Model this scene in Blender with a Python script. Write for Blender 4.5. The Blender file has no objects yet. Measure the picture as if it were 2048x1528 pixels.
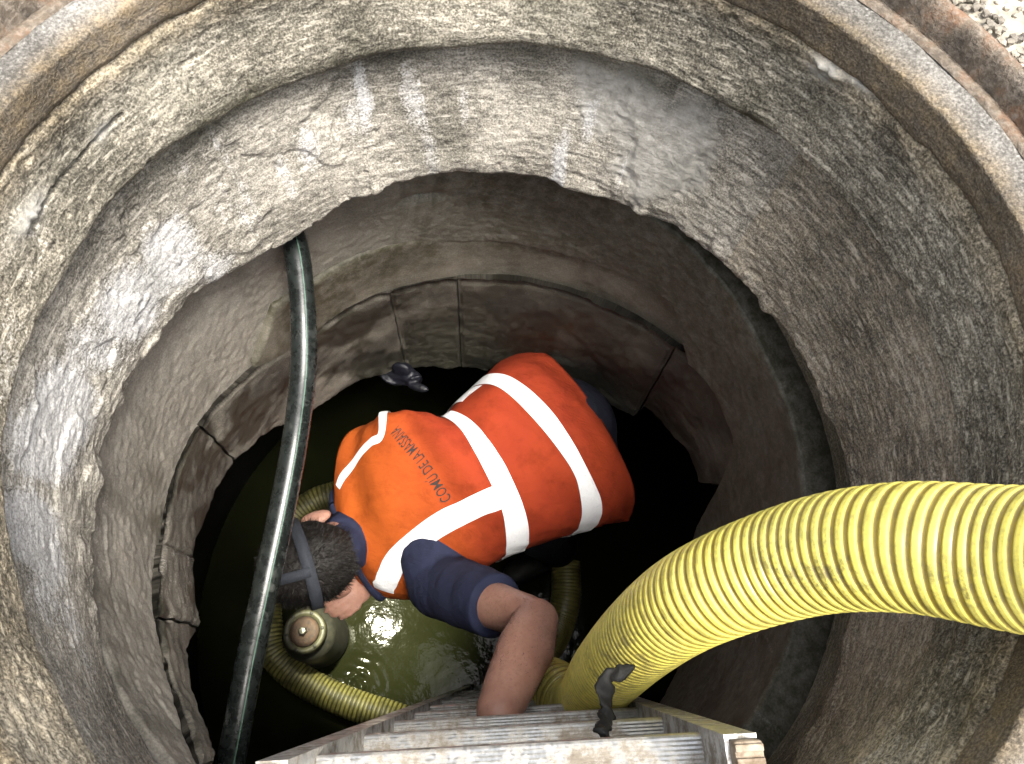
import bpy, bmesh, math, random
import numpy as np
from mathutils import Vector, Matrix

scene = bpy.context.scene
col = scene.collection
random.seed(7)

# ------------------------------------------------------------------ camera
FPX, TILT, ROLL = 1450.0, 0.413, 0.109            # focal length in photo pixels (2048 wide)
CAM = np.array([0.024, -0.323, 0.42])
_f = np.array([0, math.sin(TILT), -math.cos(TILT)])
_r = np.array([1.0, 0, 0]); _u = np.cross(_r, _f)
CR = math.cos(ROLL) * _r + math.sin(ROLL) * _u
CU = -math.sin(ROLL) * _r + math.cos(ROLL) * _u
cam_data = bpy.data.cameras.new('camera'); cam = bpy.data.objects.new('camera', cam_data); col.objects.link(cam)
cam_data.sensor_width = 36.0; cam_data.lens = FPX / 2048 * 36.0
cam_data.clip_start = 0.02; cam_data.clip_end = 500
cam.matrix_world = Matrix(((CR[0], CU[0], -_f[0], CAM[0]), (CR[1], CU[1], -_f[1], CAM[1]),
                           (CR[2], CU[2], -_f[2], CAM[2]), (0, 0, 0, 1)))
scene.camera = cam

# ------------------------------------------------------------------ sky, sun, exposure
SUN_EL, SUN_AZ = math.radians(71), math.radians(122)      # azimuth clockwise from +Y
world = bpy.data.worlds.new('World'); scene.world = world; world.use_nodes = True
wn = world.node_tree.nodes; wl = world.node_tree.links
bg = wn['Background']; sky = wn.new('ShaderNodeTexSky'); sky.sky_type = 'NISHITA'; sky.sun_disc = False
sky.sun_elevation = SUN_EL; sky.sun_rotation = SUN_AZ; sky.dust_density = 6.0; sky.air_density = 1.0; sky.ozone_density = 0.6
hs = wn.new('ShaderNodeHueSaturation'); hs.inputs['Saturation'].default_value = 0.30   # white overcast veil
wl.new(sky.outputs[0], hs.inputs['Color']); wl.new(hs.outputs[0], bg.inputs[0]); bg.inputs[1].default_value = 0.085
sun_data = bpy.data.lights.new('sun', 'SUN'); sun_data.energy = 1.35; sun_data.angle = math.radians(20); sun_data.color = (1.0, 0.95, 0.86)
sun = bpy.data.objects.new('sun', sun_data); col.objects.link(sun)
sd = Vector((math.sin(SUN_AZ) * math.cos(SUN_EL), math.cos(SUN_AZ) * math.cos(SUN_EL), math.sin(SUN_EL)))
sun.rotation_euler = sd.to_track_quat('Z', 'Y').to_euler(); sun.location = (0, 0, 5)
vs = scene.view_settings
vs.view_transform = 'Standard'; vs.look = 'None'; vs.gamma = 1.0; vs.use_curve_mapping = False; vs.exposure = 2.35
scene.cycles.diffuse_bounces = 4; scene.cycles.max_bounces = 7; scene.cycles.adaptive_threshold = 0.03; scene.cycles.use_denoising = True

# ------------------------------------------------------------------ helpers
def ray(x, y): return (x - 1024) / FPX * CR - (y - 764) / FPX * CU + _f
def pt(x, y, d): return CAM + ray(x, y) * d              # photo pixel + depth (m) -> place in the shaft
def on_plane(x, y, z): d = ray(x, y); return CAM + d * ((z - CAM[2]) / d[2])
def on_wall(x, y, rad=0.5):                              # -> (theta degrees, z)
    d = ray(x, y); a = d[0]**2 + d[1]**2; b = CAM[0]*d[0] + CAM[1]*d[1]; c = CAM[0]**2 + CAM[1]**2 - rad**2
    p = CAM + d * ((-b + math.sqrt(b*b - a*c)) / a); return math.degrees(math.atan2(p[1], p[0])), p[2]
def nrm(v): v = np.asarray(v, float); return v / np.linalg.norm(v)

def tag(o, label=None, cat=None, group=None, kind=None):
    if label: o['label'] = label
    if cat: o['category'] = cat
    if group: o['group'] = group
    if kind: o['kind'] = kind
    return o
def empty(name, loc, label, cat, group=None):
    o = bpy.data.objects.new(name, None); col.objects.link(o); o.location = loc; o.empty_display_size = 0.05
    return tag(o, label, cat, group)
def link_mesh(name, me, mat, parent=None, smooth=True):
    o = bpy.data.objects.new(name, me); col.objects.link(o)
    if mat: me.materials.clear(); me.materials.append(mat)
    if smooth: me.polygons.foreach_set('use_smooth', np.ones(len(me.polygons), dtype=bool))
    if parent: o.parent = parent; o.matrix_parent_inverse = Matrix.Translation(-Vector(parent.matrix_world.translation if parent.parent else parent.location))
    me.update(); return o
def obj(name, V, Fc, mat, parent=None, smooth=True, attrs=None):
    me = bpy.data.meshes.new(name)
    if isinstance(Fc, np.ndarray):
        V = np.asarray(V, np.float32); nf, k_ = Fc.shape; me.vertices.add(len(V)); me.vertices.foreach_set('co', V.ravel()); me.loops.add(nf*k_)
        me.loops.foreach_set('vertex_index', Fc.astype(np.int32).ravel()); me.polygons.add(nf); me.polygons.foreach_set('loop_start', np.arange(0, nf*k_, k_, dtype=np.int32)); me.update(calc_edges=True)
    else: me.from_pydata([tuple(v) for v in V], [], [tuple(int(i) for i in f) for f in Fc])
    for k, a in (attrs or {}).items():
        a = np.asarray(a, np.float32)
        if a.ndim == 1: me.attributes.new(k, 'FLOAT', 'POINT').data.foreach_set('value', a)
        else: me.attributes.new(k, 'FLOAT_VECTOR', 'POINT').data.foreach_set('vector', a.ravel())
    return link_mesh(name, me, mat, parent, smooth)
def grid_faces(nr, nc, wrap_c=False, wrap_r=False, off=0):
    R = np.arange(nr if wrap_r else nr - 1); Cc = np.arange(nc if wrap_c else nc - 1)
    r, c = np.meshgrid(R, Cc, indexing='ij'); r2 = (r + 1) % nr; c2 = (c + 1) % nc
    return (np.stack([r*nc+c, r*nc+c2, r2*nc+c2, r2*nc+c], -1).reshape(-1, 4) + off)
class MB:
    def __init__(s): s.V = []; s.F = []
    def add(s, V, Fc):
        o = len(s.V); s.V += [tuple(v) for v in V]; s.F += [tuple(int(i) + o for i in f) for f in Fc]; return s
    def build(s, name, mat, parent=None, smooth=True): return obj(name, s.V, s.F, mat, parent, smooth)

_tab = {}
def vn(x, y, wx, seed):
    wx = int(wx); H = 512
    if (wx, seed) not in _tab: _tab[(wx, seed)] = np.random.default_rng(seed * 7919 + wx).random((H, wx)).astype(np.float32)
    T = _tab[(wx, seed)]; xi = np.floor(x).astype(int); yi = np.floor(y).astype(int); fx = x - xi; fy = y - yi
    fx = fx*fx*(3-2*fx); fy = fy*fy*(3-2*fy); a = xi % wx; b = (xi+1) % wx; c = yi % H; d = (yi+1) % H
    return (T[c, a]*(1-fx) + T[c, b]*fx)*(1-fy) + (T[d, a]*(1-fx) + T[d, b]*fx)*fy
def fbm(th, z, cx, cz, octv=4, seed=1):          # th in turns, z in metres, cells per turn / per metre ; about -1..1
    s = 0; amp = 1; tot = 0
    for k in range(octv):
        s = s + amp * (vn(th * cx * 2**k, z * cz * 2**k + 17.3 * k, cx * 2**k, seed + k) * 2 - 1); tot += amp; amp *= 0.5
    return s / tot * 1.6
def sstep(a, b, x): t = np.clip((x - a) / (b - a), 0, 1); return t*t*(3-2*t)
def catmull(P, n):
    P = np.asarray(P, float); P = np.vstack([2*P[0]-P[1], P, 2*P[-1]-P[-2]]); out = []
    m = len(P) - 3
    for t in np.linspace(0, m - 1e-9, n):
        i = int(t); u = t - i; a, b, c, d = P[i:i+4]
        out.append(0.5*((2*b) + (c-a)*u + (2*a-5*b+4*c-d)*u*u + (3*b-a-3*c+d)*u**3))
    return np.array(out)
def resample(P, n):
    s = np.r_[0, np.cumsum(np.linalg.norm(np.diff(P, axis=0), axis=1))]; t = np.linspace(0, s[-1], n)
    return np.stack([np.interp(t, s, P[:, k]) for k in range(P.shape[1])], 1), s[-1]
def frames(P, up0=(0, 0, 1)):
    T = np.gradient(P, axis=0); T /= np.linalg.norm(T, axis=1)[:, None]
    n = np.asarray(up0, float); N = []
    for t in T:
        n = n - t * np.dot(n, t)
        if np.linalg.norm(n) < 1e-6: n = np.cross(t, (1, 0, 0))
        n = nrm(n); N.append(n)
    N = np.array(N); return T, N, np.cross(T, N)
def sweep(P, rad, sides=16, caps=True, up0=(0, 0, 1), a0=0, a1=2*math.pi):
    T, N, B = frames(P, up0); full = abs(a1 - a0 - 2*math.pi) < 1e-6
    ang = np.linspace(a0, a1, sides, endpoint=not full)
    rad = np.broadcast_to(np.asarray(rad, float), (len(P),))
    V = (P[:, None, :] + rad[:, None, None] * (np.cos(ang)[None, :, None]*N[:, None, :] + np.sin(ang)[None, :, None]*B[:, None, :])).reshape(-1, 3)
    Fc = [tuple(f) for f in grid_faces(len(P), sides, wrap_c=full)]
    if caps and full: Fc += [tuple(range(sides))[::-1], tuple(range((len(P)-1)*sides, len(P)*sides))]
    return V, Fc
def tcap(p0, r0, p1, r1, sides=20, rings=7):             # tapered capsule
    p0 = np.asarray(p0, float); p1 = np.asarray(p1, float); d = nrm(p1 - p0); P = []; R = []
    for a in np.linspace(-math.pi/2 + 0.05, 0, rings): P.append(p0 + d*r0*math.sin(a)); R.append(r0*math.cos(a))
    for a in np.linspace(0, math.pi/2 - 0.05, rings): P.append(p1 + d*r1*math.sin(a)); R.append(r1*math.cos(a))
    up = (0, 0, 1) if abs(d[2]) < 0.9 else (1, 0, 0)
    P = np.array(P); n = nrm(np.cross(np.cross(d, up), d)); b = np.cross(d, n); ang = np.linspace(0, 2*math.pi, sides, endpoint=False)
    V = (P[:, None, :] + np.array(R)[:, None, None]*(np.cos(ang)[None, :, None]*n + np.sin(ang)[None, :, None]*b)).reshape(-1, 3)
    Fc = [tuple(f) for f in grid_faces(len(P), sides, wrap_c=True)] + [tuple(range(sides))[::-1], tuple(range((len(P)-1)*sides, len(P)*sides))]
    return V, Fc
def ellipsoid(c, ax, nu=24, nv=14):                      # ax: three axis vectors
    c = np.asarray(c, float); ax = [np.asarray(a, float) for a in ax]; V = []
    for i in range(nv):
        p = -math.pi/2 + 0.04 + (math.pi - 0.08) * i / (nv - 1)
        for j in range(nu):
            t = 2*math.pi*j/nu; V.append(c + ax[0]*math.cos(p)*math.cos(t) + ax[1]*math.cos(p)*math.sin(t) + ax[2]*math.sin(p))
    Fc = [tuple(f) for f in grid_faces(nv, nu, wrap_c=True)] + [tuple(range(nu))[::-1], tuple(range((nv-1)*nu, nv*nu))]
    return np.array(V), Fc
def remeshed(mb, voxel, smooth=8):                       # one continuous skin over overlapping volumes
    me = bpy.data.meshes.new('tmp'); me.from_pydata(mb.V, [], mb.F)
    bm = bmesh.new(); bm.from_mesh(me); bmesh.ops.recalc_face_normals(bm, faces=bm.faces); bm.to_mesh(me); bm.free()
    o = bpy.data.objects.new('tmp', me); col.objects.link(o)
    m = o.modifiers.new('r', 'REMESH'); m.mode = 'VOXEL'; m.voxel_size = voxel
    if smooth: k = o.modifiers.new('s', 'SMOOTH'); k.factor = 0.5; k.iterations = smooth
    dg = bpy.context.evaluated_depsgraph_get(); dg.update()
    out = bpy.data.meshes.new_from_object(o.evaluated_get(dg)); bpy.data.objects.remove(o); return out
def lathe(prof, c, sides=48, axis=None):
    c = np.asarray(c, float); ang = np.linspace(0, 2*math.pi, sides, endpoint=False)
    V = np.array([[c[0]+r*math.cos(a), c[1]+r*math.sin(a), c[2]+z] for r, z in prof for a in ang])
    return V, [tuple(f) for f in grid_faces(len(prof), sides, wrap_c=True)] + [tuple(range(sides))[::-1], tuple(range((len(prof)-1)*sides, len(prof)*sides))]
def rbox(c, ax, bev=0.15):                                # bevelled box: half-axis vectors
    c = np.asarray(c, float); bm = bmesh.new(); bmesh.ops.create_cube(bm, size=2)
    ln = [np.linalg.norm(a) for a in ax]
    for v in bm.verts: v.co = Vector((v.co.x*ln[0], v.co.y*ln[1], v.co.z*ln[2]))
    bmesh.ops.bevel(bm, geom=list(bm.edges), offset=min(ln)*bev*2, segments=2, affect='EDGES', profile=0.5)
    A = [nrm(a) for a in ax]; V = [c + v.co.x*A[0] + v.co.y*A[1] + v.co.z*A[2] for v in bm.verts]
    Fc = [tuple(v.index for v in f.verts) for f in bm.faces]; bm.free(); return V, Fc

# ------------------------------------------------------------------ materials
class M:
    def __init__(s, name, rough=0.7, metal=0.0, spec=0.4):
        s.m = bpy.data.materials.new(name); s.m.use_nodes = True; s.t = s.m.node_tree; s.n = s.t.nodes; s.b = s.n['Principled BSDF']
        s.b.inputs['Roughness'].default_value = rough; s.b.inputs['Metallic'].default_value = metal; s.b.inputs['Specular IOR Level'].default_value = spec
        s.co = s.n.new('ShaderNodeTexCoord').outputs['Object']
    def link(s, a, b): s.t.links.new(a, b)
    def attr(s, k, vec=False): a = s.n.new('ShaderNodeAttribute'); a.attribute_name = k; return a.outputs['Vector' if vec else 'Fac']
    def map(s, v, sc): m = s.n.new('ShaderNodeMapping'); m.inputs['Scale'].default_value = sc; s.link(v, m.inputs[0]); return m.outputs[0]
    def noise(s, v, scale, detail=4, rough=0.55, dist=0.0):
        n = s.n.new('ShaderNodeTexNoise'); n.inputs['Scale'].default_value = scale; n.inputs['Detail'].default_value = detail
        n.inputs['Roughness'].default_value = rough; n.inputs['Distortion'].default_value = dist; s.link(v, n.inputs['Vector']); return n.outputs['Fac']
    def voro(s, v, scale, feat='F1'):
        n = s.n.new('ShaderNodeTexVoronoi'); n.feature = feat; n.inputs['Scale'].default_value = scale; s.link(v, n.inputs['Vector']); return n.outputs['Distance']
    def ramp(s, fac, stops):
        r = s.n.new('ShaderNodeValToRGB'); e = r.color_ramp.elements
        while len(e) < len(stops): e.new(0.5)
        for i, (p, c) in enumerate(stops): e[i].position = p; e[i].color = (c, c, c, 1) if not hasattr(c, '__len__') else (*c, 1)
        s.link(fac, r.inputs[0]); return r.outputs[0]
    def mix(s, fac, a, b, mode='MIX'):
        x = s.n.new('ShaderNodeMix'); x.data_type = 'RGBA'; x.blend_type = mode
        for v, i in ((fac, 0), (a, 6), (b, 7)):
            if isinstance(v, (int, float)): x.inputs[i].default_value = v if i == 0 else (v, v, v, 1)
            elif isinstance(v, tuple): x.inputs[i].default_value = (*v, 1)
            else: s.link(v, x.inputs[i])
        return x.outputs[2]
    def math(s, op, a, b=0.0):
        x = s.n.new('ShaderNodeMath'); x.operation = op
        for i, v in enumerate((a, b)):
            if isinstance(v, (int, float)): x.inputs[i].default_value = v
            else: s.link(v, x.inputs[i])
        return x.outputs[0]
    def color(s, c):
        if isinstance(c, tuple): s.b.inputs['Base Color'].default_value = (*c, 1)
        else: s.link(c, s.b.inputs['Base Color'])
        return s
    def rough(s, v): s.link(v, s.b.inputs['Roughness']); return s
    def bump(s, h, strength=0.5, dist=0.003):
        b = s.n.new('ShaderNodeBump'); b.inputs['Strength'].default_value = strength; b.inputs['Distance'].default_value = dist
        if s.b.inputs['Normal'].is_linked: s.link(s.b.inputs['Normal'].links[0].from_socket, b.inputs['Normal'])
        s.link(h, b.inputs['Height']); s.link(b.outputs[0], s.b.inputs['Normal']); return s

def concrete(name, dark, mid, light, grain=1.0, streak=0.6, bump=0.7, spec=0.3, attrs=True, bd=0.003):
    m = M(name, 0.88, 0, spec); pc = m.attr('pc', True) if attrs else m.co
    big = m.attr('big') if attrs else m.noise(pc, 7, 3)
    st = m.noise(m.map(pc, (0.20, 1.0, 1.0)), 190, 3, 0.65); fine = m.noise(pc, 330, 2, 0.7); mid_n = m.noise(pc, 55, 4, 0.7)
    f = m.math('ADD', m.math('MULTIPLY', big, 0.26), m.math('ADD', m.math('MULTIPLY', st, 0.30*streak), m.math('ADD', m.math('MULTIPLY', fine, 0.55*grain), m.math('MULTIPLY', mid_n, 0.26))))
    tot = 0.5*(0.26 + 0.30*streak + 0.55*grain + 0.26)
    c = m.ramp(f, [(tot-0.15, dark), (tot-0.01, mid), (tot+0.15, light)])
    if streak > 0.5: c = m.mix(m.math('MULTIPLY', m.ramp(st, [(0.57, 0.0), (0.68, 1.0)]), 0.65), c, light)
    if attrs:
        oc = m.math('MULTIPLY', m.attr('ochre'), m.ramp(mid_n, [(0.3, 0.5), (0.65, 1.0)])); c = m.mix(oc, c, m.mix(0.85, c, (0.95, 0.73, 0.44), 'MULTIPLY'))
        mo = m.attr('mortar'); c = m.mix(mo, c, m.ramp(mid_n, [(0.3, (0.20, 0.192, 0.172)), (0.5, (0.30, 0.29, 0.265)), (0.7, (0.40, 0.388, 0.362))]))
        ef = m.attr('eff'); nn = m.math('ADD', m.math('MULTIPLY', mid_n, 0.6), m.math('MULTIPLY', fine, 0.5))
        efm = m.ramp(m.math('ADD', m.math('MULTIPLY', ef, 0.62), m.math('SUBTRACT', nn, 0.5)), [(0.30, 0.0), (0.56, 1.0)])
        c = m.mix(m.math('MULTIPLY', efm, 0.85), c, m.mix(m.ramp(fine, [(0.3, 0.0), (0.7, 1.0)]), (0.24, 0.235, 0.23), (0.62, 0.615, 0.61)))
        dm = m.math('MULTIPLY', m.attr('damp_shade'), m.ramp(mid_n, [(0.30, 0.45), (0.6, 1.0)])); c = m.mix(dm, c, m.mix(1.0, c, (0.165, 0.175, 0.130), 'MULTIPLY'))  # dark tint for damp spots and for shade painted onto the walls
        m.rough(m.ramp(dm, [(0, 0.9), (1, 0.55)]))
    m.color(c); m.bump(m.math('ADD', m.math('MULTIPLY', st, 1.1*streak), m.math('ADD', m.math('MULTIPLY', fine, 1.0*grain), mid_n)), bump, bd)
    return m.m

mat_rough = concrete('rough_concrete', (0.046, 0.042, 0.033), (0.168, 0.156, 0.127), (0.45, 0.425, 0.362), 1.2, 0.7, 0.38)
mat_crust = concrete('crusted_concrete', (0.064, 0.061, 0.052), (0.205, 0.196, 0.174), (0.46, 0.446, 0.41), 1.1, 0.9, 0.38)
mat_smooth = concrete('smooth_concrete', (0.125, 0.118, 0.102), (0.215, 0.204, 0.180), (0.31, 0.296, 0.266), 0.9, 0.35, 0.3)
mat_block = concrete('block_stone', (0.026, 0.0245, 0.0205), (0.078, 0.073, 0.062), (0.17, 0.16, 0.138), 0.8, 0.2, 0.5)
mat_collar = concrete('collar_concrete', (0.055, 0.052, 0.047), (0.125, 0.119, 0.109), (0.24, 0.23, 0.215), 1.2, 0.4, 0.5)
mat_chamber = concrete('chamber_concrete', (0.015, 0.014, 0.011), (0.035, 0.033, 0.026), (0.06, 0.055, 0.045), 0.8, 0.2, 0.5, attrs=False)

def simple(name, c0, c1, scale=40, rough=0.6, metal=0.0, bumps=0.2, bscale=200, bdist=0.001, spec=0.4):
    m = M(name, rough, metal, spec); m.color(m.ramp(m.noise(m.co, scale, 6, 0.65), [(0.33, c0), (0.67, c1)]))
    if bumps: m.bump(m.noise(m.co, bscale, 4, 0.6), bumps, bdist)
    return m.m

m = M('rusty_iron', 0.8, 0.0, 0.3); n1 = m.noise(m.co, 22, 8, 0.7); n2 = m.noise(m.co, 140, 4, 0.7)
m.color(m.mix(m.ramp(n2, [(0.45, 0.0), (0.7, 0.6)]), m.ramp(n1, [(0.3, (0.03, 0.027, 0.025)), (0.5, (0.11, 0.088, 0.066)), (0.66, (0.17, 0.10, 0.062)), (0.8, (0.27, 0.25, 0.22))]), (0.28, 0.24, 0.2)))
m.bump(m.math('ADD', n1, n2), 0.8, 0.004); mat_iron = m.m
m = M('gravel_ground', 0.9, 0, 0.2); v1 = m.voro(m.co, 70); n1 = m.noise(m.co, 12, 6, 0.6)
m.color(m.mix(m.ramp(v1, [(0.0, 0.0), (0.6, 0.6)]), m.ramp(n1, [(0.3, (0.44, 0.40, 0.31)), (0.7, (0.60, 0.56, 0.46))]), (0.12, 0.10, 0.08))); m.bump(v1, 0.8, 0.01); mat_ground = m.m
mat_stone = simple('loose_gravel', (0.06, 0.055, 0.05), (0.34, 0.30, 0.24), 25, 0.85, bumps=0.4, bscale=90)
m = M('murky_water', 0.07, 0, 0.16); m.b.inputs['IOR'].default_value = 1.33
m.color(m.ramp(m.noise(m.co, 5, 4), [(0.3, (0.0050, 0.0056, 0.0022)), (0.7, (0.0082, 0.0090, 0.0037))])); m.bump(m.noise(m.co, 26, 3), 0.12, 0.012); mat_water = m.m
m = M('black_polyethylene', 0.28, 0, 0.4); sc_ = m.noise(m.map(m.co, (1, 1, 1)), 60, 5, 0.7); mud = m.ramp(m.noise(m.co, 11, 6, 0.7), [(0.54, 0.0), (0.62, 1.0)])
m.color(m.mix(m.math('MULTIPLY', mud, 0.45), m.ramp(sc_, [(0.4, (0.006, 0.0075, 0.007)), (0.7, (0.014, 0.017, 0.016))]), (0.09, 0.092, 0.085)))
m.rough(m.ramp(sc_, [(0.35, 0.20), (0.65, 0.36)])); m.bump(sc_, 0.15, 0.001); mat_pipe = m.m
mat_stripe = simple('pale_green_stripe', (0.025, 0.06, 0.04), (0.07, 0.13, 0.095), 60, 0.4, bumps=0)
m = M('yellow_corrugated_plastic', 0.30, 0, 0.55); g = m.attr('groove'); dirt = m.attr('dirt')
dn = m.ramp(m.noise(m.co, 60, 6, 0.75), [(0.46, 0.0), (0.60, 1.0)])
base = m.mix(m.ramp(g, [(0.35, 0.0), (0.75, 1.0)]), (0.80, 0.69, 0.12), (0.31, 0.21, 0.008))
base = m.mix(m.math('MULTIPLY', m.noise(m.co, 14, 3), 0.3), base, (0.60, 0.55, 0.28))
m.color(m.mix(m.attr('silt_dim'), m.mix(m.math('MULTIPLY', dn, m.math('MULTIPLY', dirt, 0.8)), base, (0.12, 0.10, 0.045)), (0.10, 0.095, 0.035))); m.b.inputs['Subsurface Weight'].default_value = 0.0
mat_hose = m.m
m = M('dim_silted_plastic', 0.5, 0, 0.4); g = m.attr('groove'); base = m.mix(m.ramp(g, [(0.35, 0.0), (0.75, 1.0)]), (0.13, 0.12, 0.035), (0.032, 0.029, 0.007))  # darker copy of the hose yellow: dimness at the floor painted in, plus mud
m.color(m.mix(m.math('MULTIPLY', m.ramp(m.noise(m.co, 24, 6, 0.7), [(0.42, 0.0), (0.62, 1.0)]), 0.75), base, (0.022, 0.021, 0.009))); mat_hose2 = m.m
m = M('dirty_aluminium', 0.38, 0.85, 0.5); n1 = m.noise(m.co, 30, 6, 0.72); n2 = m.noise(m.co, 160, 5, 0.7)
dirt = m.ramp(m.math('ADD', m.math('MULTIPLY', n1, 0.75), m.math('MULTIPLY', n2, 0.3)), [(0.48, 0.0), (0.60, 0.92)])
m.color(m.mix(dirt, m.ramp(n2, [(0.3, (0.36, 0.36, 0.355)), (0.7, (0.60, 0.60, 0.585))]), m.ramp(n1, [(0.4, (0.30, 0.27, 0.22)), (0.7, (0.12, 0.095, 0.065))])))
m.rough(m.ramp(dirt, [(0, 0.36), (1, 0.85)])); m.link(m.ramp(dirt, [(0, 0.85), (1, 0.05)]), m.b.inputs['Metallic']); m.bump(n2, 0.25, 0.0015); mat_alu = m.m
mat_cap = simple('stained_end_cap', (0.10, 0.065, 0.035), (0.36, 0.30, 0.23), 60, 0.7, bumps=0.5, bscale=120, bdist=0.002)
mat_black = simple('black_rubber', (0.004, 0.004, 0.004), (0.011, 0.0105, 0.010), 50, 0.7, bumps=0.5, bscale=90, bdist=0.003)

def fabric(name, c0, c1, wr=0.35, scale=7, spec=0.12, sheen=0.0):
    m = M(name, 0.85, 0, spec); n = m.noise(m.co, scale, 5, 0.6); fine = m.noise(m.co, 900, 2); wk = m.noise(m.map(m.co, (1.0, 1.6, 1.2)), 22, 4, 0.55, 0.6)
    sm = m.ramp(m.noise(m.co, 16, 7, 0.72), [(0.48, 0.0), (0.70, 0.65)])
    m.color(m.mix(sm, m.ramp(n, [(0.3, c0), (0.7, c1)]), m.mix(1.0, m.ramp(n, [(0.3, c0), (0.7, c1)]), (0.55, 0.5, 0.45), 'MULTIPLY')))
    if 'orange' in name: c1_ = m.b.inputs['Base Color'].links[0].from_socket; m.color(m.mix(m.attr('shoulder_tint'), c1_, m.mix(1.0, c1_, (1.35, 2.1, 0.9), 'MULTIPLY')))
    m.b.inputs['Sheen Weight'].default_value = sheen; m.bump(fine, 0.25, 0.0006); m.bump(wk, wr, 0.006); return m.m
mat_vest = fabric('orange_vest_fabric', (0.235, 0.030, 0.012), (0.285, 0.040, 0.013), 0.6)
mat_navy = fabric('navy_cotton', (0.014, 0.017, 0.038), (0.024, 0.028, 0.055), 0.5)
mat_trous = fabric('dark_work_trousers', (0.008, 0.009, 0.016), (0.016, 0.017, 0.026), 0.6)
m = M('silver_reflective_tape', 0.42, 0.0, 0.6); wk = m.noise(m.co, 55, 5, 0.6, 1.2)
m.color(m.mix(m.ramp(m.noise(m.co, 120, 6, 0.75), [(0.62, 0.0), (0.72, 0.8)]), (0.92, 0.92, 0.93), (0.40, 0.38, 0.36))); m.bump(wk, 0.8, 0.006); mat_tape = m.m
m = M('tan_skin', 0.5, 0, 0.4); n1 = m.noise(m.co, 14, 6, 0.65); n2 = m.noise(m.co, 130, 4, 0.7)
m.color(m.mix(m.ramp(m.math('ADD', m.math('MULTIPLY', n2, 0.6), m.math('MULTIPLY', n1, 0.4)), [(0.50, 0.0), (0.68, 0.6)]), m.ramp(n1, [(0.3, (0.28, 0.138, 0.098)), (0.7, (0.43, 0.24, 0.18))]), (0.16, 0.075, 0.045)))
m.b.inputs['Subsurface Weight'].default_value = 0.06; m.b.inputs['Subsurface Scale'].default_value = 0.01; m.bump(n2, 0.25, 0.0012); mat_skin = m.m
mat_hair = simple('dark_hair', (0.0035, 0.003, 0.0025), (0.012, 0.009, 0.007), 60, 0.6, bumps=0.8, bscale=160, bdist=0.004)
mat_strap = simple('grey_elastic_strap', (0.012, 0.014, 0.019), (0.032, 0.037, 0.048), 300, 0.8, bumps=0.4, bscale=700)
mat_print = simple('black_print', (0.02, 0.014, 0.012), (0.04, 0.025, 0.02), 80, 0.8, bumps=0)
mat_pump = simple('pump_casing', (0.005, 0.0055, 0.004), (0.018, 0.017, 0.012), 45, 0.55, bumps=0.4, bscale=150)
mat_olive = simple('muddy_flange', (0.010, 0.010, 0.0045), (0.034, 0.032, 0.015), 45, 0.6, bumps=0.5, bscale=120)
mat_rust = simple('rust', (0.008, 0.0045, 0.003), (0.035, 0.017, 0.008), 70, 0.8, bumps=0.7, bscale=160, bdist=0.003)
mat_bolt = simple('zinc_bolt', (0.06, 0.06, 0.05), (0.14, 0.14, 0.12), 90, 0.4, 0.7, bumps=0.2)
mat_bag = simple('dark_blue_plastic', (0.002, 0.0022, 0.004), (0.004, 0.0044, 0.009), 30, 0.5, bumps=0.7, bscale=45, bdist=0.006)

# ------------------------------------------------------------------ the shaft
NT = 1500
TH = np.arange(NT) / NT                                  # turns, seam towards the ladder
DEG = TH * 360 - 90                                      # -90 .. 270
def wdeg(d): return (d + 90) % 360 - 90
def interp_deg(pts):
    p = sorted((wdeg(a), b) for a, b in pts); return np.interp(DEG, [a for a, _ in p], [b for _, b in p])
def blob(D, Z, px, py, sd_, sz, w=1.0, rad=0.5):
    t, z = on_wall(px, py, rad); dd = (D - t + 180) % 360 - 180
    return w * np.exp(-(dd / sd_)**2 - ((Z - z) / sz)**2)
def ring(name, ztop, zbot, radius, disp, attr_fn, mat, nz, outer=0.60, cx=0.0, cy=0.0, lip=0.012, parent=None):
    s = np.linspace(0, 1, nz)[:, None]; Z = ztop[None, :]*(1-s) + zbot[None, :]*s; D = np.broadcast_to(DEG[None, :], Z.shape); T = np.broadcast_to(TH[None, :], Z.shape)
    R = (radius(D, Z) if callable(radius) else np.full(Z.shape, radius)) - disp(T, D, Z)
    h = np.abs(Z - ztop[None, :]); h2 = np.abs(Z - zbot[None, :])
    R = R + lip*(np.clip(1 - h/lip, 0, 1)**2 + np.clip(1 - h2/lip, 0, 1)**2)*0.6
    R = np.vstack([np.full((1, NT), outer), R[:1] + 0.006, R[:1] + 0.0015, R, R[-1:] + 0.0015, R[-1:] + 0.006, np.full((1, NT), outer)]); Z = np.vstack([Z[:1], Z[:1], Z[:1], Z, Z[-1:], Z[-1:], Z[-1:]])
    a = np.radians(DEG)[None, :]; V = np.stack([cx + R*np.cos(a), cy + R*np.sin(a), Z], -1).reshape(-1, 3)
    Fc = grid_faces(nz + 6, NT, wrap_c=True, wrap_r=True)
    Dg = np.broadcast_to(DEG[None, :], Z.shape); Tg = np.broadcast_to(TH[None, :], Z.shape)
    at = {'eff': 0, 'mortar': 0, 'damp_shade': 0, 'ochre': 0, 'big': 0.5 + 0.32*fbm(Tg, Z, 26, 9, 4, 201)}; at.update(attr_fn(Tg, Dg, Z))
    at = {k: np.broadcast_to(np.asarray(v, np.float32), Z.shape).ravel() for k, v in at.items()}
    at['pc'] = np.stack([np.radians(Dg)*0.5, Z, R], -1).reshape(-1, 3)
    return obj(name, V, Fc, mat, parent, True, at)

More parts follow.
